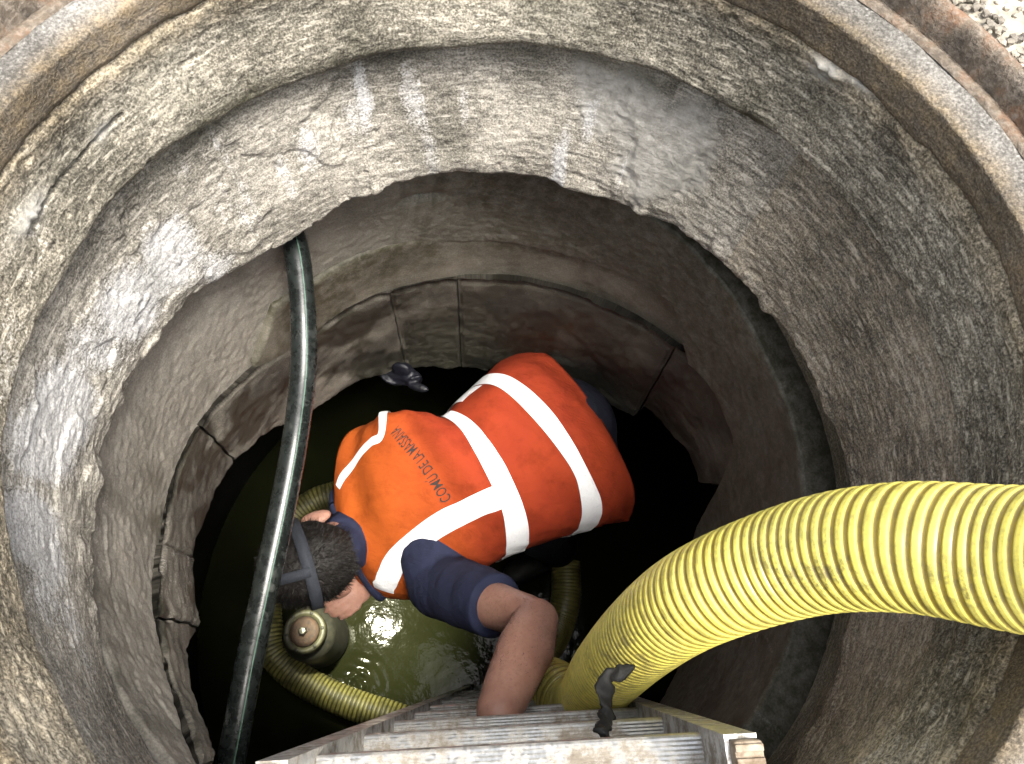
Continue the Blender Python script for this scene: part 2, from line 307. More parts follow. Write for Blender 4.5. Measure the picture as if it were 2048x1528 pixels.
full = np.ones(NT)
def rough_disp(T, D, Z, a=1.0):
    right = np.exp(-((D - 10)/55)**2)
    d = 0.0030*fbm(T, Z, 24, 9, 2, 3) + (0.0005 + 0.0009*right)*fbm(T + Z*0.03, Z, 120, 190, 2, 11) + 0.0009*fbm(T, Z, 420, 135, 2, 23)
    pit = fbm(T, Z, 160, 55, 2, 31); return 0.82*a*(d - 0.003*np.clip(pit - 0.7, 0, 1)*2)

# collar under the iron frame: grey top step, ochre stained band
def collar_r(D, Z): return 0.503 + 0.024*sstep(-0.128, -0.119, Z)
tag(ring('concrete_collar', -0.119*full + 0.0015*fbm(TH, 0*TH, 80, 1, 3, 93), -0.172*full + 0.006*fbm(TH, 0*TH, 60, 1, 3, 90), collar_r, lambda T, D, Z: 0.45*rough_disp(T, D, Z),
     lambda T, D, Z: {'ochre': sstep(-0.121, -0.127, Z)*1.0, 'eff': 0.25*sstep(-0.125, -0.12, Z), 'damp_shade': 0.25*np.clip(fbm(T, Z, 30, 20, 3, 5), 0, 1)}, mat_collar, 32),
    'grey concrete collar with an ochre stained band, right under the rusty manhole frame', 'concrete collar')

# upper rough ring
j_amp = interp_deg([(-90, 0.0), (0, 0.0), (50, 0.004), (62, 0.016), (100, 0.020), (150, 0.014), (190, 0.008), (225, 0.006), (269, 0.0)])
z_j = -0.303 + 0.006*fbm(TH, 0*TH, 30, 1, 4, 41) + np.interp(DEG, [-90, 40, 60, 80, 120, 270], [0, 0, 0.006, 0.012, 0, 0])
def up_r(D, Z): return 0.502 - np.interp(D, DEG, j_amp)*sstep(-0.20, -0.29, Z)
def up_attr(T, D, Z):
    oc = 0.18 + 0.6*sstep(-0.21, -0.17, Z) + 0.5*np.exp(-((D - 215)/30)**2)
    mo = sum(blob(D, Z, x, y, sx, sy, 1.3) for x, y, sx, sy in ((1655, 135, 2.4, 0.006), (1640, 150, 2.0, 0.006), (1720, 165, 2.2, 0.008), (1745, 175, 1.5, 0.006), (60, 430, 3, 0.01), (210, 265, 1.5, 0.007)))
    return {'ochre': np.clip(oc*0.8, 0, 1), 'mortar': np.clip(mo*0.8, 0, 1), 'eff': 0.28*np.clip(fbm(T, Z, 26, 9, 3, 7), 0, 1) + 0.45*np.exp(-((D - 190)/18)**2)*sstep(-0.2, -0.28, Z),
            'damp_shade': 0.55*np.clip(fbm(T, Z, 40, 14, 4, 8) - 0.1, 0, 1) + 0.6*np.exp(-((Z + 0.295)/0.012)**2)*(D > 50)*(D < 160)}  # last term paints the joint's shadow onto the ring's lower edge
def up_disp(T, D, Z):
    mo = sum(blob(D, Z, x, y, sx, sy, 1.0) for x, y, sx, sy in ((1655, 135, 2.4, 0.007), (1720, 165, 2.4, 0.009), (1745, 178, 1.5, 0.006), (60, 430, 3, 0.01)))
    crack = np.exp(-((Z + 0.235 + 0.006*fbm(T, Z*0, 40, 1, 3, 77))/0.0025)**2)*((D > 152) & (D < 172))
    return rough_disp(T, D, Z) + 0.007*np.clip(mo, 0, 1)*(1 + 0.6*fbm(T, Z, 300, 100, 2, 6)) - 0.010*crack
tag(ring('concrete_ring', -0.168*full, z_j, up_r, up_disp, up_attr, mat_rough, 74), 'rough brown sandy concrete ring, the uppermost one below the ochre stained collar', 'concrete ring')

# second ring, whitish crust, ragged lower lip
z_lip = -0.538 + 0.0045*fbm(TH, 0*TH, 60, 1, 4, 51) + 0.007*fbm(TH, 0*TH, 22, 1, 2, 57)
z_lip += np.interp(DEG, [-90, 120, 126, 131, 138, 143, 152, 160, 200, 270], [0.0, 0, 0.004, -0.026, -0.040, -0.036, -0.022, 0, 0, 0])
EFF = [(640, 270, 2.6, .06, 1.15), (600, 300, 2.0, .05, .7), (700, 235, 2.2, .06, .75), (735, 200, 1.5, .04, .8), (815, 190, 2.6, .06, .95), (860, 300, 2.2, .08, .85), (930, 200, 1.6, .05, .7), (985, 290, 1.6, .07, .75), (1125, 330, 1.4, .09, .95), (1185, 230, 1.6, .06, .9), (1235, 300, 1.8, .05, .85), (560, 330, 3, .05, .6), (480, 400, 3, .05, .6),
       (330, 500, 6, .05, 1.15), (255, 620, 6, .06, 1.25), (190, 740, 7, .07, 1.25), (130, 870, 8, .07, 1.15), (70, 1000, 9, .06, 1.0), (110, 1120, 9, .06, .95), (420, 530, 4, .04, .8), (200, 1250, 10, .04, .5), (330, 560, 4, .05, .9)]
def mid_attr(T, D, Z):
    e = sum(blob(D, Z, *p) for p in EFF)*(0.75 + 0.5*fbm(T, Z, 60, 4, 3, 61))
    # run-down streaks
    e = e + 0.9*np.clip(fbm(T, Z*0.3, 90, 8, 3, 64) - 0.05, 0, 1)*(0.6 + 0.5*fbm(T, Z, 60, 12, 3, 68))*((D > 70) & (D < 150))
    patch = sum(blob(D, Z, x, y, sx, sy, 1.0) for x, y, sx, sy in ((1180, 180, 5, .05), (1270, 220, 6, .07), (1380, 250, 5, .07), (1300, 330, 6, .06), (1390, 330, 3.5, .05), (1180, 380, 6, .02), (1290, 440, 5, .02)))
    return {'eff': np.clip(e, 0, 1.2), 'mortar': 0.85*sstep(0.3, 1.0, patch + 0.25*fbm(T, Z, 90, 30, 3, 65)), 'ochre': 0.25 + 0.3*(D < 45),
            'damp_shade': np.clip(0.8*np.exp(-((Z + 0.322)/0.016)**2)*((D > 66) & (D < 160))*(0.7 + 0.6*fbm(T, Z, 60, 20, 3, 66)), 0, 1) + 0.45*np.clip(fbm(T, Z, 50, 6, 4, 67) - 0.2, 0, 1)}  # first term paints the shadow under the overhanging upper ring
def mid_disp(T, D, Z):
    patch = sum(blob(D, Z, x, y, sx, sy, 1.0) for x, y, sx, sy in ((1300, 220, 5, .07), (1385, 250, 5, .07), (1330, 330, 5, .06)))
    pm = sstep(0.42, 0.75, patch + 0.18*fbm(T, Z, 90, 30, 3, 65))
    crust = np.clip(fbm(T, Z, 70, 26, 4, 71), -0.3, 1)*sstep(-0.46, -0.53, Z)
    flake = 0.006*sstep(0.15, 0.3, fbm(T, Z, 40, 16, 3, 73))*((D > 118) & (D < 200))
    return rough_disp(T, D, Z)*(1 - 0.5*pm) + 0.0045*pm + 0.005*crust + 0.6*flake + 0.008*np.exp(-((D - 47.5)/2.2)**2 - ((Z + 0.52)/0.012)**2) + 0.012*blob(D, Z, 1550, 610, 1.6, 0.02)
ring_mid = tag(ring('concrete_ring', z_j + 0.004, z_lip, lambda D, Z: 0.509 - sstep(-0.30, -0.56, Z)*(0.004 + 0.048*np.sin(np.radians(D))), mid_disp, mid_attr, mat_crust, 112, lip=0.010), 'concrete ring crusted white with lime, with a ragged broken lower lip above the black pipe', 'concrete ring')

# recessed mortar bed behind the lip
tag(ring('mortar_joint', -0.50*full, -0.72*full, 0.548, lambda T, D, Z: 0.6*rough_disp(T, D, Z), lambda T, D, Z: {'ochre': 0.7, 'damp_shade': 0.55}, mat_crust, 50, outer=0.62),
    'dark recessed mortar bed between the ragged lip and the smooth ring', 'mortar joint')

# smooth lower ring, set a little to the left
z_st = interp_deg([(-90, -0.60), (-40, -0.64), (0, -0.668), (25, -0.648), (50, -0.605), (75, -0.57), (100, -0.545), (150, -0.542), (269, -0.54)]) + 0.003*fbm(TH, 0*TH, 50, 1, 3, 81)
ZT = [(75, -.925), (100, -.93), (123, -.925), (140, -.94), (160, -.875), (173, -.825), (184, -.80), (194, -.79), (207, -.735), (215, -.715), (227, -.655), (235, -.585), (242, -.565), (262, -.565), (48, -.895), (35, -.86), (17, -.88), (10, -1.3), (0, -1.3), (-40, -1.2), (-75, -.7)]
z_blk_top = interp_deg(ZT)
z_sb = np.where((DEG > 45) & (DEG < 150), np.maximum(z_blk_top + 0.115, -0.815), z_blk_top - 0.02) + 0.003*fbm(TH, 0*TH, 60, 1, 3, 83)
kk = np.ones(41)/41; z_sb = np.convolve(np.r_[z_sb[-20:], z_sb, z_sb[:20]], kk, 'valid')
def sm_attr(T, D, Z):
    dr = np.zeros_like(Z)
    for x0, y0, x1, y1, w in ((1500, 1240, 1512, 1310, 1.0), (1440, 1270, 1462, 1420, .9), (1600, 1250, 1580, 1300, .9), (1545, 1290, 1530, 1260, 1.0), (1520, 1380, 1500, 1440, .8), (1460, 1395, 1520, 1400, .6)):
        for k in np.linspace(0, 1, 7): dr = dr + blob(D, Z, x0+(x1-x0)*k, y0+(y1-y0)*k, 0.45, 0.006, w*0.8, 0.495)
    dk = sum(blob(D, Z, x, y, sx, sy, w, 0.5) for x, y, sx, sy, w in ((1010, 400, 4, .03, 1.0), (380, 1060, 4, .10, 1.0), (360, 960, 3, .07, .6), (240, 1290, 2.0, .03, .7), (300, 1340, 1.5, .03, .7)))
    streak = np.clip(fbm(T + Z*0.05, Z*0.2, 90, 10, 3, 85) - 0.25, 0, 1)
    zt_ = np.interp(D, DEG, z_st); ledge = (Z > zt_ - 0.001)*sstep(75, 50, D)  # ledge under the lip, painted dark like the overhang's shadow
    return {'damp_shade': np.clip(dk + 0.5*streak + 0.95*sstep(165, 75, D) + ledge, 0, 1), 'eff': np.clip(dr, 0, 1) + blob(D, Z, 870, 415, 4, 0.012, .5) + 0.35*np.exp(-((D - 195)/22)**2)*sstep(-0.75, -0.56, Z), 'ochre': 0.2}  # shade of far and right sides painted in, besides stains and streaks
def sm_disp(T, D, Z):
    return 0.0022*fbm(T, Z, 30, 9, 4, 87) + 0.0010*fbm(T, Z, 300, 100, 2, 88) - 0.010*blob(D, Z, 870, 415, 4.0, 0.010)*(1 + 0.8*fbm(T, Z, 200, 60, 2, 89)) - 0.005*np.exp(-((Z + 0.70 + .1*np.sin(T*6.28))/0.004)**2)*((D > 196) & (D < 232))*fbm(T, Z*0, 60, 1, 2, 2)
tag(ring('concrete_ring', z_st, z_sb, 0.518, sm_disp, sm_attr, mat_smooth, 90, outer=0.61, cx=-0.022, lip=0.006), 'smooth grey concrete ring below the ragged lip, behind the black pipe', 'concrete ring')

# narrow recessed band between the smooth ring and the stone blocks
zb0 = np.where((DEG > 40) & (DEG < 155), z_sb + 0.03, z_sb - 0.01); zb1 = np.where((DEG > 12) & (DEG < 236), z_blk_top - 0.03, z_sb - 0.02)
tag(ring('concrete_band', np.maximum(zb0, zb1 + 0.01), zb1, lambda D, Z: 0.522 + 0.09*sstep(150, 174, D) + 0.09*sstep(45, 38, D), lambda T, D, Z: 0.0025*fbm(T, Z, 40, 14, 4, 91), lambda T, D, Z: {'ochre': 0.35, 'damp_shade': np.clip(0.8 + 0.4*fbm(T, Z, 30, 10, 3, 92), 0, 1)}, mat_smooth, 30, outer=0.64),
    'narrow plain concrete band over the course of stone blocks', 'concrete band')

# stone blocks, each its own piece
ZB = [(12, -.92), (16, -1.06), (20.5, -1.175), (30, -1.17), (46.5, -1.22), (47, -1.30), (60, -1.38), (90, -1.41), (107, -1.389), (128, -1.30), (149, -1.235), (160, -1.13), (172, -1.045), (184, -.985), (196, -.92), (205, -.90), (209, -.90), (215, -.80), (236, -.64)]
wall = empty('block_wall', (0, 0, -1.4), 'course of wet stained stone blocks at the bottom of the shaft', 'block wall')
JT = [12, 46.8, 103.3, 119.8, 172, 196, 209.5, 235]
zt_p = sorted((wdeg(a), b) for a, b in ZT); zb_p = ZB
rng = np.random.default_rng(5)
for bi in range(len(JT) - 1):
    n, mrows = max(24, int((JT[bi+1] - JT[bi])*1.6)), 44; g = 0.10
    d = np.linspace(JT[bi] + g, JT[bi+1] - g, n); zt = np.interp(d, [a for a, _ in zt_p], [b for _, b in zt_p]) - 0.004 + rng.uniform(-.006, .004); zb = np.interp(d, [a for a, _ in zb_p], [b for _, b in zb_p])
    zb = zb + 0.010*fbm(d/360, 0*d, 80, 1, 4, 101 + bi); s = np.linspace(0, 1, mrows)[:, None]; Z = zt*(1-s) + zb*s; D = np.broadcast_to(d, Z.shape); T = D/360
    edge = 0.003*fbm(T, Z, 120, 40, 3, 127) + np.minimum(np.minimum((D - d[0]), (d[-1] - D))*0.0087, np.minimum(np.abs(Z - zt), np.abs(Z - zb)))
    R = 0.503 + 0.024*np.clip(-np.cos(np.radians(D)), 0, 1) + rng.uniform(-.003, .003) - 0.003*fbm(T, Z, 40, 14, 4, 121) - 0.0015*fbm(T, Z, 240, 80, 2, 125) + 0.007*np.clip(1 - edge/0.006, 0, 1)**2
    sh = np.linspace(-0.5, 0.5, n)[None, :]*0 ; a = np.radians(D + sh)
    front = np.stack([R*np.cos(a), R*np.sin(a), Z], -1); back = np.stack([0.635*np.cos(a), 0.635*np.sin(a), Z], -1)
    V = np.concatenate([front.reshape(-1, 3), back.reshape(-1, 3)]); nb = n*mrows
    Fc = [tuple(f) for f in grid_faces(mrows, n)] + [tuple(f[::-1]) for f in grid_faces(mrows, n, off=nb)]
    per = [(0, j) for j in range(n)] + [(i, n-1) for i in range(1, mrows)] + [(mrows-1, j) for j in range(n-2, -1, -1)] + [(i, 0) for i in range(mrows-2, 0, -1)]
    ids = [i*n + j for i, j in per]; Fc += [(ids[k], ids[(k+1) % len(ids)], ids[(k+1) % len(ids)] + nb, ids[k] + nb) for k in range(len(ids))]
    DD = np.concatenate([D.ravel(), D.ravel()]); ZZ = np.concatenate([Z.ravel(), Z.ravel()])
    stain_shade = 0.95*sstep(0.0, 0.22, fbm(DD/360, ZZ, 44, 15, 4, 131)) + 0.9*((DD > 76) & (DD < 119))*sstep(-1.03, -1.12, ZZ + 0.04*fbm(DD/360, ZZ, 60, 20, 3, 133)) + 0.55*sstep(150, 95, DD)  # last term paints shade on the far blocks, the others are stains
    o = obj('block', V, Fc, mat_block, wall, True, {'big': 0.5 + 0.4*fbm(DD/360, ZZ, 40, 14, 4, 203), 'pc': np.stack([np.radians(DD)*0.5, ZZ, 0*ZZ], -1), 'eff': 0*DD + (0.3 if bi == 5 else 0), 'mortar': 0*DD, 'ochre': np.full(DD.shape, 0.22), 'damp_shade': np.clip(stain_shade, 0, 1)})
# chamber below: wide dark vault
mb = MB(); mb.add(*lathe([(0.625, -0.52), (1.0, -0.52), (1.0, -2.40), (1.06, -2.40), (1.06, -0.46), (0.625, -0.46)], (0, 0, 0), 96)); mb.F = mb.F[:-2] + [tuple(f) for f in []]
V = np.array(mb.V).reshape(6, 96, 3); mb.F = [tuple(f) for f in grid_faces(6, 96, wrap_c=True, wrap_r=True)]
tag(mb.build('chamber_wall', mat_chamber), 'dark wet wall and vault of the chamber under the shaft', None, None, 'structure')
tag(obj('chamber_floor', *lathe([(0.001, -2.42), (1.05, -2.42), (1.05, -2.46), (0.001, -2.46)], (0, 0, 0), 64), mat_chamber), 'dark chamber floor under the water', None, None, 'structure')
# water
n = 420; xs = np.linspace(-0.995, 0.995, n); X, Y = np.meshgrid(xs, xs); WC = on_plane(722, 1372, -2.3)
d1 = np.hypot(X - WC[0], Y - WC[1]); d2 = np.hypot(X - WC[0] + 0.05, Y - WC[1] + 0.03)
Zw = -2.3 + np.exp(-(d1/0.055)**2)*(0.0045*np.sin(d1*2*math.pi/0.035) + 0.0035*np.sin(d2*2*math.pi/0.028 + 1)) + 0.0006*fbm((X+1)/2, (Y+1)/2, 30, 30, 3, 151)
keep = np.hypot(X, Y) < 0.999; Fc = grid_faces(n, n); k = keep.ravel(); Fc = Fc[k[Fc].all(1)]
tag(obj('water', np.stack([X, Y, Zw], -1).reshape(-1, 3), Fc, mat_water), 'shallow murky water on the chamber floor', None, None, 'structure')

# ------------------------------------------------------------------ ground and frame
V, Fc = lathe([(0.569, -0.10), (0.572, -0.090), (0.60, -0.086), (0.75, -0.083), (1.2, -0.08), (3, -0.08), (12, -0.08), (80, -0.08)], (0, 0, 0), 192); Fc = Fc[:-2]
tag(obj('ground', V, Fc, mat_ground), 'pale stony ground around the manhole', None, None, 'structure')
fr = empty('manhole_frame', (0, 0, -0.12), 'rusty cast iron manhole frame around the top of the shaft', 'manhole frame')
def irregular(V, a, sc): 
    V = np.asarray(V); th = np.arctan2(V[:, 1], V[:, 0])/(2*math.pi) + 0.5
    d = a*fbm(th, V[:, 2] + np.hypot(V[:, 0], V[:, 1]), sc, 60, 3, 171); return V + np.stack([np.cos(th*6.283)*d, np.sin(th*6.283)*d, d], 1)
V, Fc = lathe([(0.551, -0.119), (0.553, -0.106), (0.5545, -0.092), (0.558, -0.086), (0.562, -0.083), (0.568, -0.084), (0.571, -0.09), (0.571, -0.13), (0.551, -0.13)], (0, 0, 0), 900); obj('rim', irregular(V, 0.0018, 160), Fc[:-2], mat_iron, fr)
V, Fc = lathe([(0.538, -0.1185), (0.540, -0.1150), (0.546, -0.1140), (0.5515, -0.1148), (0.5515, -0.122), (0.538, -0.122)], (0, 0, 0), 900); obj('seat', irregular(V, 0.0010, 200), Fc[:-2], mat_iron, fr)
# loose gravel near the rim, nobody could count it
mb = MB(); rg = random.Random(4)
for k in range(2600):
    a = rg.uniform(0, 2*math.pi); r = 0.570 + abs(rg.gauss(0, 0.03)); s = rg.uniform(0.0015, 0.0055)
    bm = bmesh.new(); bmesh.ops.create_icosphere(bm, subdivisions=1, radius=s)
    q = [((v.co.x*rg.uniform(.7, 1.3) + r*math.cos(a)), v.co.y*rg.uniform(.7, 1.3) + r*math.sin(a), v.co.z*rg.uniform(.5, .9) + -0.086 + s*0.4) for v in bm.verts]
    mb.add(q, [tuple(v.index for v in f.verts) for f in bm.faces]); bm.free()
tag(mb.build('gravel', mat_stone, None, False), 'loose gravel and grit scattered around the manhole frame', 'gravel', None, 'stuff')

# ------------------------------------------------------------------ black pipe
PP = [(530, 400, 1.30), (566, 436, 1.262), (589, 486, 1.228), (601, 560, 1.215), (607, 650, 1.205), (606, 750, 1.20), (590, 880, 1.20), (566, 1010, 1.18), (530, 1180, 1.15), (500, 1320, 1.13), (470, 1480, 1.10), (445, 1600, 1.09), (420, 1720, 1.09)]
P, L = resample(catmull([pt(*p) for p in PP], 400), 240)
pipe = empty('black_pipe', P[0], 'black plastic pipe curving out of the ragged lip on the left', 'pipe')
obj('pipe', *sweep(P, 0.0212 + 0.0004*fbm(np.arange(240)/240, np.zeros(240), 20, 1, 3, 181), 28, up0=-_f), mat_pipe, pipe)
T, N, B = frames(P, -_f)
sv = []
for i in range(6, len(P)):
    tc = nrm(CAM - P[i]); tc = nrm(tc - T[i]*np.dot(tc, T[i])); sd_ = np.cross(T[i], tc)
    for a in (-0.27, -0.24, -0.21, -0.18): sv.append(P[i] + 0.0218*(tc*math.cos(a) + sd_*math.sin(a)))
obj('stripe', sv, grid_faces(len(P) - 6, 4), mat_stripe, pipe)
V, Fc = sweep(P[10:18], np.array([.0212, .0262, .027, .027, .027, .027, .0262, .0212]), 24, up0=-_f); obj('collar', V, Fc, mat_black, pipe)

# ------------------------------------------------------------------ yellow corrugated hoses
def hose(name, label, pts, R, pitch, sides=64, per=12, up0=(0, 0, 1), dirt=0.45, mud=None):
    C0 = catmull(pts, 500); _, L = resample(C0, 10); n = int(L/pitch*per); P, _ = resample(C0, n)
    ph = np.arange(n)/per; tri = ph % 1; prof = sstep(0.02, 0.20, tri)*sstep(0.80, 0.62, tri)
    rad = R - 0.045*R*(1 - prof); V, Fc = sweep(P, rad, sides, True, up0)
    dd = np.full((n, sides), dirt); s_ = np.linspace(0, 1, n)[:, None]; an = np.linspace(0, 2*math.pi, sides, endpoint=False)[None, :]
    for q, r_ in (mud or []): dd = dd + np.exp(-(np.linalg.norm(V - q, axis=1)/r_)**2).reshape(n, sides)
    o = obj(name, V, Fc, mat_hose, None, True, {'groove': np.repeat(1 - prof, sides), 'dirt': np.clip(dd, 0, 1).ravel(), 'silt_dim': 0.22*sstep(-0.30, -0.62, np.asarray(V)[:, 2]) + 0.65*sstep(-0.75, -1.7, np.asarray(V)[:, 2])}); return tag(o, label, 'hose', 'yellow corrugated hoses')  # olive tone by depth: silt, with the dimness down the shaft painted in
hA = [(1.0, -0.28, -0.027), (0.82, -0.265, -0.015), (0.68, -0.250, 0.045), (0.585, -0.236, 0.085), (0.505, -0.220, 0.055), (0.452, -0.206, -0.030)] + [tuple(pt(x, y, FPX*0.11/w)) for x, y, w in ((2040, 1117, 293), (1800, 1093, 256), (1600, 1117, 224), (1400, 1190, 196), (1288, 1268, 168), (1212, 1346, 142))] + \
     [tuple(pt(1160, 1412, 1.36)), (0.175, -0.285, -1.2), (0.17, -0.26, -1.6), (0.20, -0.20, -2.05), (0.27, -0.09, -2.235), (0.30, 0.03, -2.255), (0.29, 0.16, -2.26)]
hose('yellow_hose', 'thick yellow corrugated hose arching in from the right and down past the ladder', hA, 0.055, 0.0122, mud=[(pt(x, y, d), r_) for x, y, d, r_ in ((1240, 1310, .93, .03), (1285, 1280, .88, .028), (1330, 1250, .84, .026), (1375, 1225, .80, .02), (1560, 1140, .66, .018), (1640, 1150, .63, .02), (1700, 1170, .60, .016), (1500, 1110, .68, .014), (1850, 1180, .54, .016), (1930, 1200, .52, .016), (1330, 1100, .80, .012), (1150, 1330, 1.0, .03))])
hB = [tuple(on_plane(x, y, -2.255)) for x, y in ((720, 960), (680, 985), (630, 1003), (585, 1040), (550, 1110), (535, 1190), (537, 1260), (550, 1310), (590, 1350), (650, 1385), (715, 1412), (790, 1436), (880, 1470))]
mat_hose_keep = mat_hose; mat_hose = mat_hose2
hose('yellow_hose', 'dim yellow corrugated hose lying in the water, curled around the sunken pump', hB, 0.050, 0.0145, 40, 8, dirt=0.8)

# ------------------------------------------------------------------ ladder
LA = pt(1395, 1487, 0.67); LB = pt(645, 1530, 0.67); lx = nrm(LA - LB)
Pt1 = pt(1020, 1524, 0.67); Pt3 = pt(1012, 1450, 1.08); ld = Pt3 - Pt1; ld = nrm(ld - lx*np.dot(ld, lx)); ln = nrm(np.cross(lx, ld)); 
if ln[1] < 0: ln = -ln
half = 0.176; pitch = 0.205
lad = empty('ladder', Pt1 + ld*1.95, 'dirty aluminium ladder standing in the shaft at the bottom of the picture', 'ladder')
# rung profile: rounded box with tread ridges on the upper side (towards -ld)
prof = []
for k in range(15): prof.append((-0.0135 + 0.027*k/14, 0.0135 + (0.0011 if k % 2 else 0)))
prof += [(0.0155, 0.011), (0.016, 0.0), (0.0145, -0.011), (0.010, -0.0145), (-0.010, -0.0145), (-0.0145, -0.011), (-0.016, 0.0), (-0.0155, 0.011)]
rv = []; 
for sx in (-1, 1): rv += [lx*sx*half + ln*a - ld*b for a, b in prof]
npf = len(prof); rf = [(k, (k+1) % npf, npf + (k+1) % npf, npf + k) for k in range(npf)] + [tuple(range(npf))[::-1], tuple(range(npf, 2*npf))]
me = None
for k in range(9):
    c = Pt1 + ld*pitch*k
    if me is None: o = obj('rung', rv, rf, mat_alu, None, False); me = o.data; 
    else: o = bpy.data.objects.new('rung', me); col.objects.link(o)
    o.parent = lad; o.location = Vector(c) - lad.location
for sx in (-1, 1):
    # C-shaped stile: web with two flanges turned outwards
    xo = lx*sx; a0 = Pt1 - ld*0.10; a1 = Pt1 + ld*1.955; mb = MB(); 
    sec = [(0.0, -0.034), (0.0, 0.034), (0.026, 0.034), (0.026, 0.0305), (0.0035, 0.0305), (0.0035, -0.0305), (0.026, -0.0305), (0.026, -0.034)]
    V = [p + xo*(half + a) + ln*(b - 0.012) for p in (a0, a1) for a, b in sec]; ns = len(sec)
    mb.add(V, [(k, (k+1) % ns, ns + (k+1) % ns, ns + k) for k in range(ns)] + [tuple(range(ns))[::-1], tuple(range(ns, 2*ns))]); mb.build('stile', mat_alu, lad, False)
    # ribbed end cap
    capm = MB(); capm.add(*rbox(a0 + xo*(half + 0.0155) - ln*0.012 + ld*0.012, (lx*0.0118, ln*0.0302, ld*0.024), 0.12)); cap = capm.build('end_cap', mat_cap if sx > 0 else mat_alu, lad, False)
    for j in range(6):
        rb = MB(); rb.add(*rbox(a0 + xo*(half + 0.0155) + ln*(-0.012 - 0.025 + 0.010*j) - ld*0.0125, (lx*0.0112, ln*0.0028, ld*0.0022), 0.2)); rb.build('rib', mat_cap if sx > 0 else mat_alu, cap, False)
    ft = MB(); ft.add(*rbox(a1 + xo*(half + 0.013) - ln*0.012, (lx*0.018, ln*0.038, ld*0.03), 0.15)); ft.build('foot', mat_black, lad, False)

# strap tying the hose to the ladder
stp = [pt(1262, 1338, 0.865), pt(1235, 1347, 0.85), pt(1213, 1356, 0.845), pt(1210, 1390, 0.84), pt(1214, 1425, 0.83), pt(1208, 1450, 0.80), pt(1204, 1470, 0.765)]
P, _ = resample(catmull(stp, 80), 46); T, N, B = frames(P, -_f); wd = np.interp(np.linspace(0, 1, 46), [0, .2, .35, .6, .8, .9, 1], [.007, .010, .012, .009, .008, .006, .009])*(1 + 0.15*rng.standard_normal(46)*0.6)
ring_v = []
for i in range(46):
    for a in np.linspace(0, 2*math.pi, 10, endpoint=False): ring_v.append(P[i] + B[i]*wd[i]*math.cos(a)*(1 + 0.1*math.sin(i*1.3)) + N[i]*0.0035*math.sin(a) + N[i]*0.004*math.sin(i*0.6 + 2*math.cos(a)))
tag(obj('strap', ring_v, [tuple(f) for f in grid_faces(46, 10, wrap_c=True)] + [tuple(range(10))[::-1], tuple(range(450, 460))], mat_black), 'black rag strap tying the thick yellow hose to a ladder rung', 'strap')

# ------------------------------------------------------------------ sunken pump
pc = on_plane(606, 1262, -2.02)
pump = empty('pump', (pc[0], pc[1], -2.3), 'round muddy pump with a rusty top standing in the lit water', 'pump')
b0 = (pc[0], pc[1], 0)
obj('casing', *lathe([(0.02, -2.40), (0.098, -2.40), (0.100, -2.27), (0.092, -2.24), (0.088, -2.12), (0.080, -2.085), (0.056, -2.065), (0.05, -2.06), (0.02, -2.06)], b0), mat_pump, pump)
fl = obj('flange', *lathe([(0.045, -2.075), (0.064, -2.073), (0.067, -2.066), (0.067, -2.040), (0.064, -2.034), (0.052, -2.033), (0.050, -2.042), (0.03, -2.043), (0.02, -2.043)], b0), mat_olive, pump)
obj('rusty_cap', *lathe([(0.01, -2.042), (0.049, -2.044), (0.044, -2.034), (0.034, -2.024), (0.020, -2.030), (0.004, -2.024)], b0), mat_rust, pump)
obj('bolt', *lathe([(0.013, -2.03), (0.013, -2.010), (0.010, -2.006), (0.002, -2.005)], b0, 6), mat_bolt, pump, False)
for k in range(6):
    a = k*math.pi/3 + .3; obj('screw', *lathe([(0.0055, -2.036), (0.0055, -2.027), (0.001, -2.025)], (pc[0] + 0.058*math.cos(a), pc[1] + 0.058*math.sin(a), 0), 6), mat_pump, fl, False)

# dark blue bag in the gloom under the blocks
bp = pt(806, 752, 1.87); mb = MB(); rr = np.random.default_rng(3)
mb.add(*ellipsoid(bp, [(0.05, 0.0, 0.01), (0, 0.016, 0), (0, 0, 0.018)])); mb.add(*ellipsoid(bp + (0.02, 0.0, 0.0), [(0.03, 0.0, -0.012), (0, 0.02, 0.004), (0, 0, 0.02)]))
for k in range(9): mb.add(*ellipsoid(bp + rr.normal(0, 0.014, 3)*np.array([1.5, 0.8, 1.1]), [rr.normal(0, 1, 3)*0.006 + (0.026, 0, 0), rr.normal(0, .6, 3)*0.012 + (0, 0.016, 0), rr.normal(0, .6, 3)*0.008 + (0, 0, 0.014)], 16, 10))
me = remeshed(mb, 0.004, 1)
bag = tag(link_mesh('plastic_bag', me, mat_bag), 'dark blue shiny plastic bundle in the gloom beyond the orange vest', 'bag')

# ------------------------------------------------------------------ the worker
hl = nrm(CR*0.27 - CU*0.963); hu = nrm(CR*(-0.93) + CU*(-0.24) - _f*0.22); hu = nrm(hu - hl*np.dot(hu, hl)); hf = np.cross(hl, hu)
if np.dot(hf, _f) < 0: hf = -hf
HS = 1.14
HC = pt(640, 1116, 1.70)
neck0 = pt(745, 1040, 1.93); neck1 = HC - hu*0.055 + hf*0.055
shN = pt(880, 1168, 1.74); elN = pt(1072, 1243, 1.40); wrN = pt(997, 1425, 1.17)
shF = pt(815, 900, 1.92); elF = pt(775, 1050, 2.08); wrF = pt(742, 1150, 1.92)
pel = np.array((0.165, 0.325, -1.345)); latv = nrm((0.57, -0.82, 0)); hipN = pel + latv*0.085 - np.array((0, 0, 0.05)); hipF = pel - latv*0.085 - np.array((0, 0, 0.05))
knN = np.array((0.155, 0.165, -1.80)); knF = np.array((0.03, 0.33, -1.80)); anN = np.array((0.26, 0.20, -2.24)); anF = np.array((0.17, 0.42, -2.24))
